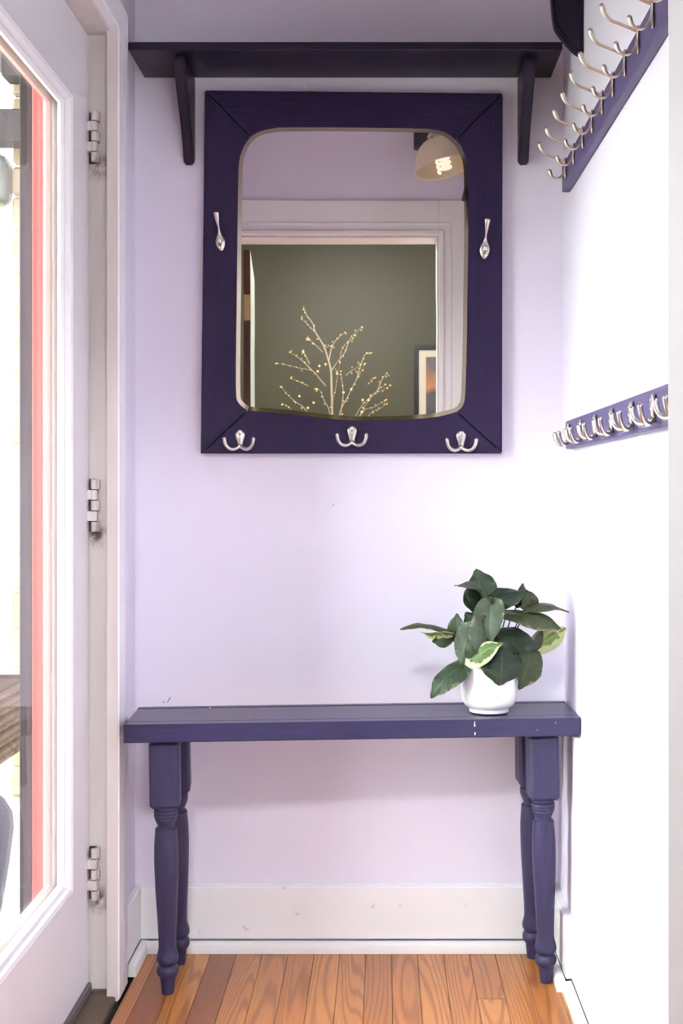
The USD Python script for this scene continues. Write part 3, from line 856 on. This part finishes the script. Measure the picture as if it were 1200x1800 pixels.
LEGP = [(610, 58), (618, 62), (628, 62), (633, 57), (638, 64), (650, 66), (656, 62), (660, 65), (672, 64), (677, 59), (682, 61), (695, 56), (708, 50), (718, 45.5), (726, 46), (733, 52), (738, 58), (748, 60), (760, 58.5), (764, 60),
        (800, 63), (850, 65.5), (900, 66), (950, 65.5), (1050, 62.5), (1150, 57.5), (1250, 52.5), (1330, 49), (1380, 48), (1400, 50), (1420, 55), (1440, 60), (1455, 60.5), (1468, 56), (1478, 48), (1485, 45), (1490, 50), (1498, 57), (1512, 60.5),
        (1525, 60), (1538, 55), (1548, 46), (1556, 42), (1580, 39.5), (1640, 33.5)]
KS = .0003755


def leg(top, foot):
    top, foot = np.array(top, float), np.array(foot, float)      # centre of block top (z = ZT-BT-.002), foot centre on floor
    Lg = np.linalg.norm(top - foot)
    prof = [((1645 - y) / 1391 * Lg, r * KS) for y, r in LEGP]
    prof = [(r, h) for h, r in reversed(prof)]
    prof = [(0, 0), (prof[0][0] - .001, 0), (prof[0][0], .0012)] + prof + [(0, prof[-1][1])]
    ax = (top - foot) / Lg
    turned = lathe(prof, foot, 36, ax)
    a = math.radians(5)
    ex_ = np.array([math.cos(a), math.sin(a), 0]); ex_ -= ax * (ex_ @ ax); ex_ /= np.linalg.norm(ex_)
    ey_ = np.cross(ax, ex_)
    hw, z0, z1 = .0305, (1645 - 612) / 1391 * Lg, Lg
    blk = cbox(-hw, hw, -hw, hw, z0, z1, .0055)
    return cat(turned, xform(blk, frame(foot, ex_, ey_, ax)))


ZL = ZT - BT - .0025
for top, foot in (((-.447, 2.738, ZL), (-.446, 2.772, 0)), ((.329, 2.806, ZL), (.342, 2.835, 0)), ((-.447, 2.874, ZL), (-.4480, 2.945, 0)), ((.3205, 2.944, ZL), (.3300, 2.984, 0))):
    part(bn, 'leg', leg(top, foot), purple_leg, 32)
    part(bn, 'mounting_plate', cbox(top[0] - .024, top[0] + .024, top[1] - .027, top[1] + .024, ZL, ZL + .0024, .0004), nickel, False, label='thin metal leg mounting plate')

# ================================================================== PLANT
PY = 2.832
PX = (859 - CX) * PY / F
pl = thing('potted_plant', (PX, PY, ZT), 'leafy green artificial pothos in a white ceramic pot on the bench', 'potted plant')
R = .0590
prof = [(0, 0), (.0385, 0), (.0415, .0025), (.0415, .0085), (.0430, .0105), (.0500, .0150), (.0555, .0220), (.0580, .0310), (.0590, .0450), (R, .104), (R - .0008, .1062), (R - .0022, .1066), (R - .0036, .1056), (R - .004, .100), (R - .0045, .060), (.040, .035), (0, .03)]
part(pl, 'pot', lathe(prof, (PX, PY, ZT + .0002), 56), ceramic, 40)
part(pl, 'soil', lathe([(0, .060), (R - .0055, .060), (R - .0055, .092), (R - .02, .096), (.01, .099), (0, .0995)], (PX, PY, ZT), 32), soil, 40)


def leaf_mesh(B, Tp, w, n_hint, arch=.10, fold=.25, twist=0.0, tipcurl=0.0, seed=0):
    """A heart-shaped leaf from stalk end B to tip Tp, width w; n_hint: direction its upper face looks at."""
    B, Tp = np.asarray(B, float), np.asarray(Tp, float)
    ax = Tp - B
    Ln = np.linalg.norm(ax)
    ax /= Ln
    n = np.asarray(n_hint, float)
    n = n - ax * (n @ ax)
    n /= np.linalg.norm(n)
    nu, nv = 19, 11
    v, uv = [], []
    r = np.random.default_rng(100 + seed)
    ph = r.uniform(0, 6.28, 3)
    for i in range(nu):
        u = i / (nu - 1)
        hw = u ** .40 * (1 - u) ** .74 / .477 * (1 - .30 * math.exp(-((u - .88) / .10) ** 2))
        hw = hw * w / 2
        for j in range(nv):
            q = (j / (nv - 1)) * 2 - 1
            a = twist * (u - .3)
            s = np.cross(ax, n) * math.cos(a) + n * math.sin(a)
            nn_ = np.cross(s, ax)
            back_ = -.20 * Ln * (abs(q) ** 1.5) * (1 - u) ** 4
            lift = arch * Ln * math.sin(math.pi * min(1, u * 1.0)) + fold * hw * abs(q) ** 1.25 - tipcurl * Ln * max(0, u - .55) ** 2
            lift += .055 * w * math.sin(u * 8 + ph[0] + 2.5 * q) * abs(q) ** .8 + .012 * w * math.sin(u * 21 + ph[1]) * abs(q)
            v.append(B + ax * (u * Ln + back_) + s * q * hw + nn_ * lift)
            uv.append((j / (nv - 1), u))
    f = []
    for i in range(nu - 1):
        for j in range(nv - 1):
            p = i * nv + j
            f += [(p, p + 1, p + nv + 1), (p, p + nv + 1, p + nv)]
    v, f, uv = np.array(v), np.array(f), np.array(uv)
    m = trimesh.Trimesh(v, f, process=False)
    if (m.face_normals.mean(0) @ n) < 0:
        f = f[:, ::-1]
    # close as a thin solid
    vn = np.zeros_like(v)
    fn = np.cross(v[f[:, 1]] - v[f[:, 0]], v[f[:, 2]] - v[f[:, 0]])
    for k_ in range(3):
        np.add.at(vn, f[:, k_], fn)
    vn /= np.maximum(np.linalg.norm(vn, axis=1, keepdims=True), 1e-12)
    v2 = v - vn * .0006
    return (np.vstack([v, v2]), np.vstack([f, f[:, ::-1] + len(v)])), np.vstack([uv, uv])


# (base px, tip px, width px, base depth offset, tip depth offset, facing, material, arch, fold, twist)
CAMV = (0, -1, .0)
LEAVES = [
    ((847, 1062), (837, 1000), 60, .012, .020, (.35, -1, .1), 'mid', .05, .35, 0),
    ((840, 1036), (834, 1080), 48, .026, .022, (-.3, -1, -.1), 'dark', .05, .2, 0),
    ((856, 1064), (799, 1029), 44, -.012, -.028, (.62, -.15, 1), 'soft', .20, .25, .2),
    ((856, 1058), (925, 1042), 48, .004, -.012, (-.2, -.8, .55), 'dark', .06, -.30, .4),
    ((909, 1062), (919, 1025), 20, .035, .045, (.5, -1, .2), 'mid', .05, .3, 0),
    ((932, 1068), (921, 1037), 34, .020, .020, (.5, -1, .2), 'olive', .04, .3, 0),
    ((926, 1068), (1000, 1076), 38, .006, .008, (.05, -.30, 1), 'olive', .12, -.25, .2),
    ((892, 1080), (986, 1106), 46, .000, -.010, (.25, -.55, .8), 'olive', .14, -.40, -.6),
    ((945, 1136), (995, 1103), 44, .012, .012, (-.3, -1, -.25), 'lime', .05, -.35, .3),
    ((940, 1138), (953, 1106), 16, .006, .008, (.3, -1, .0), 'olive', .05, .3, .2),
    ((932, 1148), (912, 1213), 52, .000, -.020, (.40, -1, .15), 'olive', .06, .30, 0),
    ((882, 1146), (878, 1205), 78, -.052, -.075, (.15, -1, .30), 'dark', .10, -.30, .2),
    ((872, 1120), (950, 1133), 56, -.018, -.030, (.1, -.8, .7), 'dark', .08, -.30, .2),
    ((864, 1062), (862, 1131), 56, -.030, -.050, (-.35, -1, .25), 'soft', .12, .45, -.2),
    ((846, 1090), (838, 1153), 42, -.050, -.064, (.5, -1, .1), 'soft', .08, -.30, .3),
    ((825, 1104), (811, 1168), 50, -.030, -.045, (-.5, -1, .3), 'soft', .10, -.35, 0),
    ((803, 1122), (803, 1078), 32, .000, .004, (-.35, -1, .2), 'mid', .06, .2, 0),
    ((790, 1112), (703, 1106), 30, -.010, -.022, (.0, -.22, 1), 'olive', .14, -.25, .2),
    ((790, 1114), (738, 1111), 26, -.014, -.024, (.0, -.6, -.8), 'lime', .05, .25, .2),
    ((790, 1120), (759, 1128), 30, -.004, -.012, (-.1, -1, -.25), 'mid', .04, .2, 0),
    ((828, 1162), (884, 1130), 36, -.058, -.076, (-.25, -1, .50), 'cream', .14, -.35, .3),
    ((830, 1160), (824, 1126), 26, -.056, -.060, (-.5, -1, .2), 'mid', .08, -.25, 0),
    ((812, 1172), (756, 1227), 46, -.040, -.060, (-.40, -.85, .6), 'mid', .16, -.30, .3),
    ((846, 1112), (818, 1076), 40, .025, .035, (-.2, -1, .1), 'dark', .05, .2, 0),
    ((872, 1152), (848, 1116), 56, .010, .005, (0, -1, .2), 'dark', .05, .2, 0),
    ((888, 1164), (902, 1124), 50, .010, .005, (.2, -1, .2), 'dark', .05, .2, 0),
    ((842, 1164), (828, 1134), 40, .012, .012, (-.2, -1, .2), 'dark', .05, .2, 0),
]
for i, (b, t, w, dyb, dyt, nh, mk, ar, fo, tw) in enumerate(LEAVES):
    B, Tp = W(b[0], b[1], PY + dyb), W(t[0], t[1], PY + dyt)
    ms, uv = leaf_mesh(B, Tp, w * PY / F, nh, ar, fo, tw, seed=i)
    part(pl, 'leaf', ms, LEAF[mk], True, uv=uv, label={'lime': 'yellow-green leaf', 'cream': 'cream-variegated leaf'}.get(mk))
    root = np.array([PX + .28 * (B[0] - PX), PY + .3 * (B[1] - PY), ZT + .095])
    midp = lerp(root, B, .6) + np.array([0, 0, .012])
    tl = (Tp - B) / np.linalg.norm(Tp - B)
    sp = smooth_path([root, midp, B - tl * .002, B + tl * .006], 15)
    part(pl, 'stem', tube(sp, np.linspace(.0016, .0011, len(sp)), 6), stem_green)

# ================================================================== SEEN IN THE MIRROR
# wall lamp over the opening
wlp = thing('wall_lamp', (.15, YD1, 2.36), 'beige dome wall lamp with a spiral bulb, seen at the mirror\'s top right', 'lamp')
part(wlp, 'mounting_box', cbox(.112, .182, YD1, YD1 + .045, 2.325, 2.385, .004), box_grey, False, label='dark grey mounting box')
LC = np.array([.214, 1.25, 2.19])
axl = np.array([-.20, -.14, 1.0]); axl /= np.linalg.norm(axl)
arm = smooth_path([(.165, YD1 + .03, 2.362), (.185, 1.08, 2.372), (.20, 1.19, 2.345), LC + axl * .112], 24)
part(wlp, 'arm', tube(arm, .007, 10), lamp_beige)
th_a = np.linspace(0, math.pi / 2, 12)
out = [(.104 * math.cos(a) ** .8, .110 * math.sin(a)) for a in th_a[:-1]] + [(.012, .1115), (.012, .122), (0, .122)]
inn = [(.0985 * math.cos(a) ** .8, .104 * math.sin(a)) for a in th_a[:-1]]
shade = [(0, .103)] + [(r, h) for r, h in reversed(inn)] + [(.1025, -.004), (.1075, -.004), (.1085, 0), (.107, .003)] + out
part(wlp, 'shade', lathe(shade, LC, 40, axl), lamp_beige, 50)
part(wlp, 'socket', lathe([(0, .05), (.020, .05), (.020, .10), (0, .10)], LC, 20, axl), ceramic)
tt = np.linspace(0, 3.6 * 2 * math.pi, 110)
hx = np.stack([.022 * np.cos(tt), .022 * np.sin(tt), .052 - .066 * tt / tt[-1]], -1)
xa = np.cross([0, 1, 0], axl); xa /= np.linalg.norm(xa)
spiral = LC + hx @ np.stack([xa, np.cross(axl, xa), axl])
part(wlp, 'bulb', tube(spiral, .0062, 8), cfl_lit, 60, label='glowing white spiral bulb')

# console table with the lit twig tree
ct = thing('console_table', (-.35, -1.36, 0), 'plain wooden console table under the lit twig tree', 'table')
part(ct, 'tabletop', cbox(-.95, .30, -1.58, -1.0, .76, .79, .004), ochre_wood, False)
for lx in (-.92, .27):
    for ly in (-1.55, -1.03):
        part(ct, 'leg', cbox(lx - .02, lx + .02, ly - .02, ly + .02, 0, .76, .003), dark_wood, False)
YV = 2 * 3.0225                                        # mirrored depth helper for things seen in the mirror


def V(px, py, Y):
    """World point at depth Y in front of the mirror that shows at a pixel of the mirror."""
    d = YV - Y
    return np.array([(px - CX) * d / F, Y, EYE + (CY - py) * d / F])


tt_ = thing('twig_tree', tuple(V(584, 735, -1.2) * [1, 1, 0] + [0, 0, .79]), 'white twig tree wound with tiny warm fairy lights, reflected in the mirror', 'decorative tree')
TY = -1.2
Q = lambda x, y, dy=0: V(480 + x * 220 / 1200, 520 + y * 220 / 1200, TY + dy)
base_pt = V(584, 735, TY) * [1, 1, 0] + [0, 0, .79]
twig_mat = paint('white_twig', (.26, .215, .15), (.20, .165, .115), .6)
part(tt_, 'base', lathe([(0, 0), (.075, 0), (.075, .012), (.02, .02), (.012, .05), (0, .05)], base_pt, 24), twig_mat, 40)
trunk = smooth_path([base_pt + [0, 0, .03], base_pt + [.004, .0, .30], Q(565, 1120), Q(560, 900), Q(553, 720), Q(525, 610), Q(480, 480), Q(400, 345), Q(380, 270), Q(310, 170), Q(288, 95)], 60)
part(tt_, 'trunk', tube(trunk, np.linspace(.0075, .0013, len(trunk)), 8), twig_mat)
BR = [
    [(560, 715), (600, 655), (690, 540), (725, 430), (800, 345), (848, 305)],
    [(600, 655), (640, 600), (655, 520), (690, 465), (750, 425), (785, 380)],
    [(535, 610), (560, 500), (612, 412), (688, 352)],
    [(500, 860), (440, 790), (375, 718), (250, 690), (150, 665), (40, 645)],
    [(375, 718), (270, 615), (160, 540)],
    [(470, 540), (400, 470), (340, 420), (320, 415)],
    [(345, 650), (290, 540), (282, 530)],
    [(560, 1080), (600, 880), (620, 740), (640, 640)],
    [(640, 1120), (700, 1000), (750, 895), (800, 800), (850, 715), (880, 650)],
    [(800, 800), (860, 600), (900, 550), (928, 550)],
    [(810, 1120), (900, 1000), (1000, 910), (1075, 850)],
    [(850, 1110), (960, 950), (1050, 905), (1122, 857)],
    [(860, 1115), (960, 1070), (1040, 1020), (1085, 995)],
    [(930, 1130), (1000, 1095), (1090, 1035)],
    [(310, 1100), (210, 1015), (150, 960), (82, 875)],
    [(170, 1095), (130, 1060), (92, 1042)],
    [(540, 1120), (490, 1010), (450, 910), (412, 890)],
    [(330, 860), (250, 822), (170, 788)],
    [(660, 1050), (672, 920), (655, 780), (650, 720)],
    [(700, 760), (750, 718), (785, 700), (832, 658)],
    [(905, 850), (940, 815), (978, 785)],
    [(400, 345), (340, 290), (272, 220)],
    [(480, 460), (510, 490), (560, 480)],
    [(1000, 910), (1045, 800), (1090, 742)],
]
bulbs = []
for i, pts in enumerate(BR):
    d0, d1 = rng.uniform(-.03, .03), rng.uniform(-.12, .12)
    p3 = [Q(x, y, lerp(d0, d1, k_ / (len(pts) - 1)) if i not in (0, 1, 2, 3) else d1 * k_ / (len(pts) - 1)) for k_, (x, y) in enumerate(pts)]
    start = np.array(pts[0])
    if start[1] > 1000:                                # springs from the hidden lower trunk
        p3 = [base_pt + [0, 0, .16 + .02 * (i % 5)], lerp(base_pt + [0, 0, .3], p3[0], .6)] + p3
    sp = smooth_path(p3, 8 * len(p3))
    part(tt_, 'branch', tube(sp, np.linspace(.0027 if start[1] > 600 else .0020, .0009, len(sp)), 6), twig_mat)
    for q in sp[len(sp) // 3:][::5]:
        bulbs.append((q + rng.normal(0, .006, 3), rng.uniform(.0017, .0028)))
    bulbs.append((sp[-1], .0030))
for q in trunk[-26::4]:
    bulbs.append((q + rng.normal(0, .006, 3), .0028))
for x, y in ((500, 655), (340, 422), (285, 535), (385, 1025), (860, 998), (915, 1000), (850, 1115), (415, 895), (675, 925), (615, 745), (750, 895), (250, 962), (330, 1075), (425, 720), (440, 670)):
    bulbs.append((Q(x, y, rng.uniform(-.08, .08)), .0052))
part(tt_, 'fairy_lights', cat(*[ball(c, r, 1) for c, r in bulbs]), fairy, True, kind='stuff', label='tiny warm white lights')

# framed picture on the green wall
YP = HY + .0005
x0, zt = V(727, 606, HY + .02)[[0, 2]]
pw, ph = .46, .62
fp = thing('framed_picture', (x0 + pw / 2, HY, zt - ph / 2), 'black framed sunset picture with a pale mat, partly seen in the mirror', 'picture')
fo = sbox(x0, zt - ph, x0 + pw, zt)
fi = fo.buffer(-.026, join_style=2)
YZ = frame((0, YP, 0), (-1, 0, 0), (0, 0, 1), (0, 1, 0))


def mirrored(p):
    from shapely import affinity
    return affinity.scale(p, -1, 1, origin=(0, 0))


part(fp, 'frame', extrude(mirrored(fo.difference(fi)), 0, .022, YZ), black_frame, False)
mo = fi.buffer(-.042, join_style=2)
part(fp, 'mat', extrude(mirrored(fi.buffer(.001, join_style=2).difference(mo)), 0, .012, YZ), mat_board, False)
zb0, zb1 = mo.bounds[1], mo.bounds[3]
art = mat('sunset_print', {
    'g': ('geometry', {}), 'sep': ('separate_xyz', {}), 'n': ('noise_texture', {'scale': 9, 'detail': 5, 'distortion': 1.0}),
    'mr': ('map_range', {'from_min': zb0, 'from_max': zb1, 'to_min': 0, 'to_max': 1}), 'ad': ('math', {'math_type': 'multiply_add', 'value2': .22}),
    'r': ('rgb_ramp', {'ramp': [(.1, (.02, .02, .025)), (.3, (.10, .06, .05)), (.42, (.035, .035, .045)), (.58, (.05, .05, .06)), (.68, (.05, .045, .05)), (.76, (.30, .12, .045)), (.9, (.20, .09, .05)), (1.0, (.07, .065, .07))]}),
    'p': ('principled_bsdf', {'roughness': .5}),
}, [('g.position', 'sep.vector'), ('sep.z', 'mr.value'), ('g.position', 'n.vector'), ('n.fac', 'ad.value1'), ('mr.result', 'ad.value3'), ('ad.value', 'r.fac'), ('r.color', 'p.base_color')])
part(fp, 'print', extrude(mirrored(mo), 0, .010, YZ), art, False)

# added unseen fill lamp on the hall ceiling, lighting the entry through the opening
hl = thing('fill_lamp', (-.20, -.35, ZC), 'added round opal fill lamp on the hall ceiling, unseen behind the camera', 'ceiling lamp')
part(hl, 'base', lathe([(0, -.012), (.20, -.012), (.20, -.0005), (0, -.0005)], (-.20, -.35, ZC), 40), white_paint, 30)
part(hl, 'diffuser', lathe([(0, -.075), (.10, -.072), (.16, -.058), (.185, -.030), (.188, -.0125), (0, -.0125)], (-.20, -.35, ZC), 40), hall_glow, 40)

# ================================================================== OUTSIDE, through the door glass
gr = thing('porch_floor', (-2, 3, -.11), 'pale concrete porch floor outside the glass door', 'porch floor', kind='structure')
part(gr, 'slab', bx(-3.6, -.70, -1.0, 5.9, -.20, -.11), concrete, False)
part(gr, 'step', cbox(-1.0, -.70, 1.70, 2.95, -.11, -.02, .006), concrete, False)
yd = thing('yard', (-12, 5, -.3), 'sunny pale yard beyond the porch', 'yard', kind='structure')
part(yd, 'ground', bx(-60, -.70, -40, 60, -.6, -.25), lawn, False)
pr = thing('stone_pier', (-1.18, 5.2, -.11), 'cream rough stone pier at the end of the porch', 'pier')
part(pr, 'core', bx(-1.378, -.98, 5.02, 5.38, -.11, 2.86), mortar, False)
z = -.11
row = 0
while z < 2.80:
    h = rng.uniform(.10, .17)
    xs = [-1.392, -1.392 + rng.uniform(.10, .30), -.97]
    for a, b in zip(xs[:-1], xs[1:]):
        j = rng.uniform(-.006, .006, 4)
        part(pr, 'stone', cbox(a + .004 + j[0], b - .004, 5.0 + j[1], 5.2, z + .004, z + h - .004, .010), stone_mat, False)
    part(pr, 'stone', cbox(-1.390 + rng.uniform(-.004, .006), -1.2, 5.205, 5.395, z + .004, z + h - .004, .010), stone_mat, False)
    z += h
part(struct('added_porch_roof', 'added unseen flat grey roof shading the porch outside the glass door', 'porch roof'), 'boards', bx(-2.3, -.70, -1.0, 5.9, 2.87, 2.97), grey_wood, False)  # unseen roof, added to hold back skylight at the glass door
bm = thing('porch_beam', (-1.1, 4.9, 2.6), 'short grey timber beam end above the stone pier', 'beam')
part(bm, 'timber', hull([(-1.391, 4.88, 2.545), (-1.391, 4.99, 2.545), (-1.391, 4.88, 2.620), (-1.391, 4.99, 2.620), (-1.36, 4.88, 2.650), (-1.36, 4.99, 2.650), (-.76, 4.88, 2.545), (-.76, 4.99, 2.545), (-.76, 4.88, 2.650), (-.76, 4.99, 2.650)]), grey_wood, False)
bm2 = thing('porch_beam', (-2.1, 4.9, 2.36), 'long grey timber beam crossing the porch, above the lantern', 'beam')
part(bm2, 'timber', cbox(-3.6, -.76, 4.87, 4.995, 2.307, 2.422, .006), grey_wood, False)
part(bm2, 'post', cbox(-3.6, -3.45, 4.87, 4.995, -.11, 2.3065, .006), grey_wood, False)
ln = thing('lantern', (-1.472, 4.83, 2.3), 'dark bell-shaped lantern hanging below the porch beam', 'lantern')
part(ln, 'shade', lathe([(0, -.205), (.090, -.205), (.108, -.195), (.119, -.17), (.119, -.06), (.10, -.03), (.02, -.02), (.012, .03), (0, .03)], (-1.472, 4.874, 2.276), 28), lantern_metal, 40)
part(ln, 'glass', lathe([(0, -.225), (.06, -.225), (.075, -.2055), (0, -.2055)], (-1.472, 4.874, 2.276), 24), cfl_white, 40)

ur_c = np.array([-1.075, 3.30, -.11])
un = thing('urn', ur_c, 'grey glazed ceramic urn on the porch, at the picture\'s lower left', 'urn')
un_prof = [(0, 0), (.105, 0), (.110, .012), (.118, .05), (.134, .13), (.150, .23), (.160, .31), (.157, .345), (.140, .375), (.118, .395), (.110, .41), (.112, .425), (.104, .43), (.098, .42), (.10, .39), (0, .36)]
part(un, 'body', lathe(un_prof, ur_c, 36), urn_grey, 50)
part(un, 'soil', lathe([(0, .361), (.098, .361), (.098, .392), (0, .40)], ur_c, 24), soil, 40)

wc = thing('wicker_chair', (-1.37, 3.95, -.11), 'brown wicker armchair on the porch, seen through the door glass', 'chair')
cx, cy = -1.36, 3.90


def rrect(hx_, hy_, z_, n=8, r=.06):
    out_ = []
    for sx, sy, a0 in ((1, 1, 0), (-1, 1, 90), (-1, -1, 180), (1, -1, 270)):
        for a in np.linspace(a0, a0 + 90, n):
            out_.append((cx + sx * (hx_ - r) + r * math.cos(math.radians(a)), cy + sy * (hy_ - r) + r * math.sin(math.radians(a)), z_))
    return np.array(out_)


rows = []
for i in range(9):
    p = rrect(.275 + .004 * (i % 2), .28, .275 + .022 * i)
    wob = .004 * np.sin(np.arange(len(p)) * 2.0 + i * 3.14)
    p[:, 0] += wob
    rows.append(tube(p, .0125, 7, closed=True))
part(wc, 'woven_seat', cat(*rows), wicker, 50)
part(wc, 'seat_panel', cbox(cx - .26, cx + .26, cy - .265, cy + .265, .43, .455, .01), wicker, False)
for sx in (-1, 1):
    for sy in (-1, 1):
        part(wc, 'leg', cyl((cx + sx * .16, cy + sy * .22, -.11), (cx + sx * .16, cy + sy * .22, .28), .02, 12), wicker)
bk = [tube(smooth_path([(cx - .27 - .004 * i, cy - .26, .47 + .03 * i), (cx - .33 - .004 * i, cy, .475 + .03 * i), (cx - .27 - .004 * i, cy + .26, .47 + .03 * i)], 16), .013, 7) for i in range(15)]
part(wc, 'woven_back', cat(*bk), wicker, 50)

tb = thing('porch_table', (-1.656, 4.70, -.11), 'round ochre wooden table standing on the porch', 'table')
part(tb, 'tabletop', lathe([(0, -.022), (.345, -.022), (.362, -.012), (.366, 0), (.36, .006), (0, .006)], (-1.656, 4.70, .705), 48), ochre_wood, 40)
part(tb, 'pedestal', lathe([(0, 0), (.2, 0), (.2, .02), (.05, .05), (.035, .2), (.035, .7), (.1, .78), (0, .792)], (-1.656, 4.70, -.11), 24), ochre_wood, 40)
